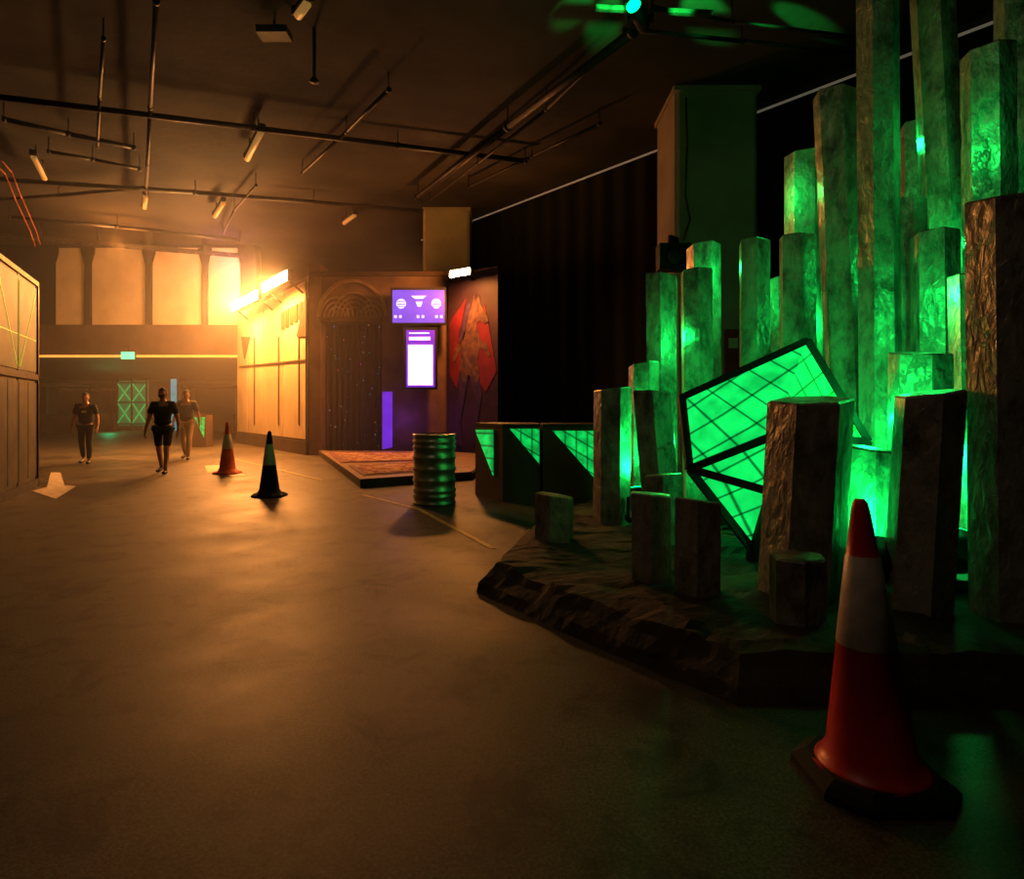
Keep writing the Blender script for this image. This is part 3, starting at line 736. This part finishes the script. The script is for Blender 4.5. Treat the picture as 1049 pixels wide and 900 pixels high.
def person(px,py,height,shirt,pant,stride=.2,shorts=False,name='walking_man',mask=None,logo=False,turn=0,arms=(.1,-.1)):
    k=height/1.75; root=bpy.data.objects.new(name,None); scn.collection.objects.link(root)
    p=G(px,py); root.location=(p.x,p.y,0); root.scale=(k,k,k); root.rotation_euler=(0,0,turn)
    s_=stride; hx=.105 if shorts else .09
    J={'pel':(0,0,.96),'sp1':(0,-.005,1.08),'sp2':(0,-.01,1.22),'ch':(0,0,1.36),'nb':(0,.01,1.47),'nt':(0,-.005,1.55),'hd':(0,-.005,1.60)}
    R={'pel':(.135,.10),'sp1':(.125,.09),'sp2':(.14,.10),'ch':(.15,.10),'nb':(.07,.06),'nt':.052,'hd':.05}
    for sd,x,fy,ay in(('l',1,-1,arms[0]),('r',-1,1,arms[1])):
        J['hip'+sd]=(x*hx,0,.90); J['kn'+sd]=(x*(hx+.008),fy*s_*.55-.03,.50); J['an'+sd]=(x*(hx+.01),fy*s_+(.04 if fy>0 else 0),.10+(.03 if fy>0 else 0))
        J['cf'+sd]=(x*(hx+.01),fy*s_*.72+.01,.36); J['th'+sd]=(x*(hx+.005),fy*s_*.25,.72)
        J['to'+sd]=(x*(hx+.03),fy*s_-.15,.045); J['he'+sd]=(x*(hx+.01),fy*s_+.03+(.02 if fy>0 else 0),.05+(.04 if fy>0 else 0))
        R['hip'+sd]=.088; R['th'+sd]=.074; R['kn'+sd]=.055; R['cf'+sd]=.053; R['an'+sd]=.036; R['to'+sd]=(.038,.028); R['he'+sd]=.034
        J['sh'+sd]=(x*.185,0.005,1.425); J['ua'+sd]=(x*.22,ay*.25,1.28); J['el'+sd]=(x*.25,ay*.5+.03,1.13); J['fa'+sd]=(x*.262,ay*.75,1.02); J['wr'+sd]=(x*.265,ay-.03,.89); J['pa'+sd]=(x*.265,ay-.05,.83)
        R['sh'+sd]=.062; R['ua'+sd]=.05; R['el'+sd]=.04; R['fa'+sd]=.037; R['wr'+sd]=.025; R['pa'+sd]=(.018,.034)
    E=[('pel','sp1'),('sp1','sp2'),('sp2','ch'),('ch','nb'),('nb','nt'),('nt','hd')]
    for sd in'lr': E+=[('pel','hip'+sd),('hip'+sd,'th'+sd),('th'+sd,'kn'+sd),('kn'+sd,'cf'+sd),('cf'+sd,'an'+sd),('an'+sd,'he'+sd),('he'+sd,'to'+sd),('ch','sh'+sd),('sh'+sd,'ua'+sd),('ua'+sd,'el'+sd),('el'+sd,'fa'+sd),('fa'+sd,'wr'+sd),('wr'+sd,'pa'+sd)]
    def sub(nm,keys,edges,sc,m,over={},add=0):
        idx={q:i for i,q in enumerate(keys)}
        pos=[over.get(q,J[q]) if q in J else over[q] for q in keys]
        rr=[]
        for q in keys:
            r=R.get(q,.05); r=r if isinstance(r,tuple) else (r,r); rr.append((r[0]*sc+add,r[1]*sc+add))
        return skinmesh(nm,pos,[(idx[a],idx[c]) for a,c in edges],rr,{0},m,2,root)
    keys=list(J.keys()); sub('body',keys,E,1.0,skinM)
    def lerp(a,c,t): return tuple(Vector(a).lerp(Vector(c),t))
    ov={}
    sk=['sp2','sp1','pel','ch','nb']
    ov['nb']=(0,.01,1.455); se=[('sp2','sp1'),('sp1','pel'),('sp2','ch'),('ch','nb')]
    ov['pel']=(0,0,.93)
    for sd in'lr':
        sk+=['sh'+sd,'ua'+sd,'el'+sd]; ov['el'+sd]=lerp(J['ua'+sd],J['el'+sd],.45); se+=[('ch','sh'+sd),('sh'+sd,'ua'+sd),('ua'+sd,'el'+sd)]
    ob=sub('t_shirt',sk,se,1.06,shirt,ov,.016)
    pk=['pel']; pe=[]; ov={'pel':(0,0,.97)}
    for sd in'lr':
        ks=['hip'+sd,'th'+sd,'kn'+sd]+([] if shorts else['cf'+sd,'an'+sd]); pk+=ks
        if shorts: ov['kn'+sd]=lerp(J['th'+sd],J['kn'+sd],.8)
        else: ov['an'+sd]=lerp(J['cf'+sd],J['an'+sd],.93)
        pe+=[('pel','hip'+sd)]+list(zip(ks,ks[1:]))
    sub('shorts' if shorts else 'trousers',pk,pe,1.04,pant,ov,.012)
    for sd in'lr':
        h_=J['he'+sd]; t_=J['to'+sd]
        skinmesh('shoe_'+sd,[h_,lerp(h_,t_,.5),(t_[0],t_[1],t_[2])],[(0,1),(1,2)],[(.043,.043),(.046,.04),(.042,.034)],{0},shoeM,2,root)
    for sd,x in(('l',1),('r',-1)):
        pa=Vector(J['pa'+sd]); vs=[];es=[];rs=[];roots=set()
        for fi,(oy,ln) in enumerate(((-.030,.070),(-.010,.080),(.010,.074),(.028,.058))):
            b0=pa+Vector((0,oy,-.005)); i0=len(vs)
            vs+=[tuple(b0+Vector((0,0,.02))),tuple(b0+Vector((0,0,-.03))),tuple(b0+Vector((-x*.008,-.003,-.03-ln*.5))),tuple(b0+Vector((-x*.028,-.005,-.03-ln*.9)))]
            es+=[(i0,i0+1),(i0+1,i0+2),(i0+2,i0+3)]; rs+=[.011,.0095,.0085,.007]; roots.add(i0)
        i0=len(vs); vs+=[tuple(pa+Vector((0,-.015,.03))),tuple(pa+Vector((-x*.012,-.045,-.005))),tuple(pa+Vector((-x*.022,-.055,-.04)))]
        es+=[(i0,i0+1),(i0+1,i0+2)]; rs+=[.012,.0105,.008]; roots.add(i0)
        skinmesh('fingers_'+sd,vs,es,rs,roots,skinM,1,root)
    bm=bmesh.new(); bmesh.ops.create_icosphere(bm,subdivisions=4,radius=1)
    for v in bm.verts:
        x,y,z=v.co; f=max(0,-y)
        jaw=1-.28*max(0,-z)**1.2
        X_=x*.074*jaw; Y_=y*.094*(1-.12*max(0,-z) if y<0 else 1-.35*max(0,-z)); Z_=z*.118
        g=math.exp(-((x/.16)**2))*f
        if -.45<z<.1: Y_-=.022*g*max(0,1-abs((z+.28)/.32))
        if -.2<z: Y_-=.006*g*max(0,1-abs(z)/.3)
        for sx in(-1,1): Y_+=.010*f*math.exp(-(((x-sx*.38)/.18)**2+((z-.02)/.13)**2))
        Y_-=.006*f*math.exp(-((x/.3)**2+((z+.55)/.1)**2))
        Y_-=.008*f*math.exp(-((x/.3)**2+((z+.88)/.12)**2))
        v.co=(X_,Y_,Z_)
    for f_ in bm.faces: f_.smooth=True
    me=bpy.data.meshes.new('head'); bm.to_mesh(me); bm.free(); me.materials.append(skinM)
    hc=(0,-.02,1.635); o=bpy.data.objects.new('head',me); scn.collection.objects.link(o); o.parent=root; o.location=hc
    bb=MB()
    def ell(c,r,m,n=10):
        ret=bmesh.ops.create_uvsphere(bb.bm,u_segments=14,v_segments=10,radius=1)
        for v in ret['verts']: v.co=Vector((v.co.x*r[0]+c[0],v.co.y*r[1]+c[1],v.co.z*r[2]+c[2]))
        mi=bb.mi(m)
        for f_ in {f_ for v in ret['verts'] for f_ in v.link_faces}: f_.material_index=mi; f_.smooth=True
    for sx in(-1,1):
        ell((sx*.028,-.096,1.637),(.013,.011,.009),eyeM); ell((sx*.028,-.105,1.637),(.005,.004,.005),hairM)
        ell((sx*.074,-.01,1.63),(.009,.018,.032),skinM); ell((sx*.028,-.103,1.656),(.018,.006,.004),hairM)
    ell((0,-.108,1.572),(.024,.008,.009),lipM)
    if mask: ell((0,-.085,1.59),(.06,.05,.045),mask)
    bb.done('face_features',root)
    bm=bmesh.new(); bmesh.ops.create_icosphere(bm,subdivisions=4,radius=1)
    dl=[v for v in bm.verts if (v.co.y<-.2 and v.co.z<.42) or v.co.z<-.35 or (v.co.z<.0 and v.co.y<.15)]
    bmesh.ops.delete(bm,geom=dl,context='VERTS')
    for v in bm.verts:
        nn=1+.04*noise.noise(v.co*5)
        v.co=Vector((v.co.x*.081*nn,v.co.y*.101*nn,v.co.z*.128*nn))
    for f_ in bm.faces: f_.smooth=True
    me=bpy.data.meshes.new('hair'); bm.to_mesh(me); bm.free(); me.materials.append(hairM)
    o=bpy.data.objects.new('hair',me); scn.collection.objects.link(o); o.parent=root; o.location=hc
    if logo:
        lb=MB(); lb.box((0,-.135,1.29),(.1,.012,.06),M['white']); lb.done('shirt_print',root)
    return root
blackC=mat('black_cotton',(.02,.02,.022),(.012,.012,.014),.9,scale=20,bump=.2)
greyC=mat('grey_cotton',(.10,.09,.085),(.07,.06,.055),.9,scale=20,bump=.2)
khaki=mat('khaki_twill',(.42,.32,.2),(.34,.26,.16),.9,scale=20,bump=.2)
darkshort=mat('dark_denim',(.03,.03,.035),(.02,.02,.02),.9,scale=20)
person(88,475,1.72,blackC,blackC,stride=.10,logo=True,turn=.25,arms=(-.02,-.08))
person(167,485,1.76,blackC,darkshort,stride=.2,shorts=True,mask=blackC,turn=.15,arms=(.12,-.16))
person(191,470.5,1.82,greyC,khaki,stride=.22,turn=.2,arms=(.16,-.12))

# ---------------- haze
m=bpy.data.materials.new('haze_volume'); m.use_nodes=True; nt=m.node_tree; nt.nodes.clear()
out=nt.nodes.new('ShaderNodeOutputMaterial'); vs=nt.nodes.new('ShaderNodeVolumeScatter'); vs.inputs['Density'].default_value=.0125; vs.inputs['Anisotropy'].default_value=.55
vs.inputs['Color'].default_value=(1,.95,.9,1); nt.links.new(vs.outputs['Volume'],out.inputs['Volume'])
b=MB(); b.prism([(-19.5,12.5),(-3.0,12.5),(-1.2,21.5),(-3.5,24.3),(-19.5,24.3)],.01,CEIL-.02,m); b.done('stage_haze')

# ---------------- added fill lights, purple accents
light('AREA','warm_fill',(-6.5,10,7.3),35,(1,.48,.16),1.5,target=(-6.5,10,0),sy=1.5)  # added overhead fill, no fixture modelled
light('AREA','warm_fill',(-2.5,0.5,7.2),36,(1,.68,.4),1.5,target=(2.0,4.8,0),sy=1.5)  # added fill from upper left for the dim column fronts
light('POINT','gallery_fill',P(236,300,23.6),380,WARM,.2)  # both gallery lights added, no fixture, to brighten the cream panels
light('POINT','gallery_fill',P(120,250,21.5),210,WARM,.3)
light('POINT','purple_accent',P(232,272,23.8),55,(.35,.1,1),.2)
light('POINT','purple_spill',P(408,430,17.6),12,(.35,.08,1),.1)

w=bpy.data.worlds.new('world'); scn.world=w; w.use_nodes=True
w.node_tree.nodes['Background'].inputs['Color'].default_value=(.9,.7,.4,1); w.node_tree.nodes['Background'].inputs['Strength'].default_value=.002
cam=bpy.data.cameras.new('camera'); co=bpy.data.objects.new('camera',cam); scn.collection.objects.link(co)
co.location=(0,0,H); co.rotation_euler=(math.radians(90),0,0); cam.sensor_width=36; cam.lens=F/1049*36; cam.shift_y=-(450-HY)/1049
cam.clip_end=200
scn.camera=co
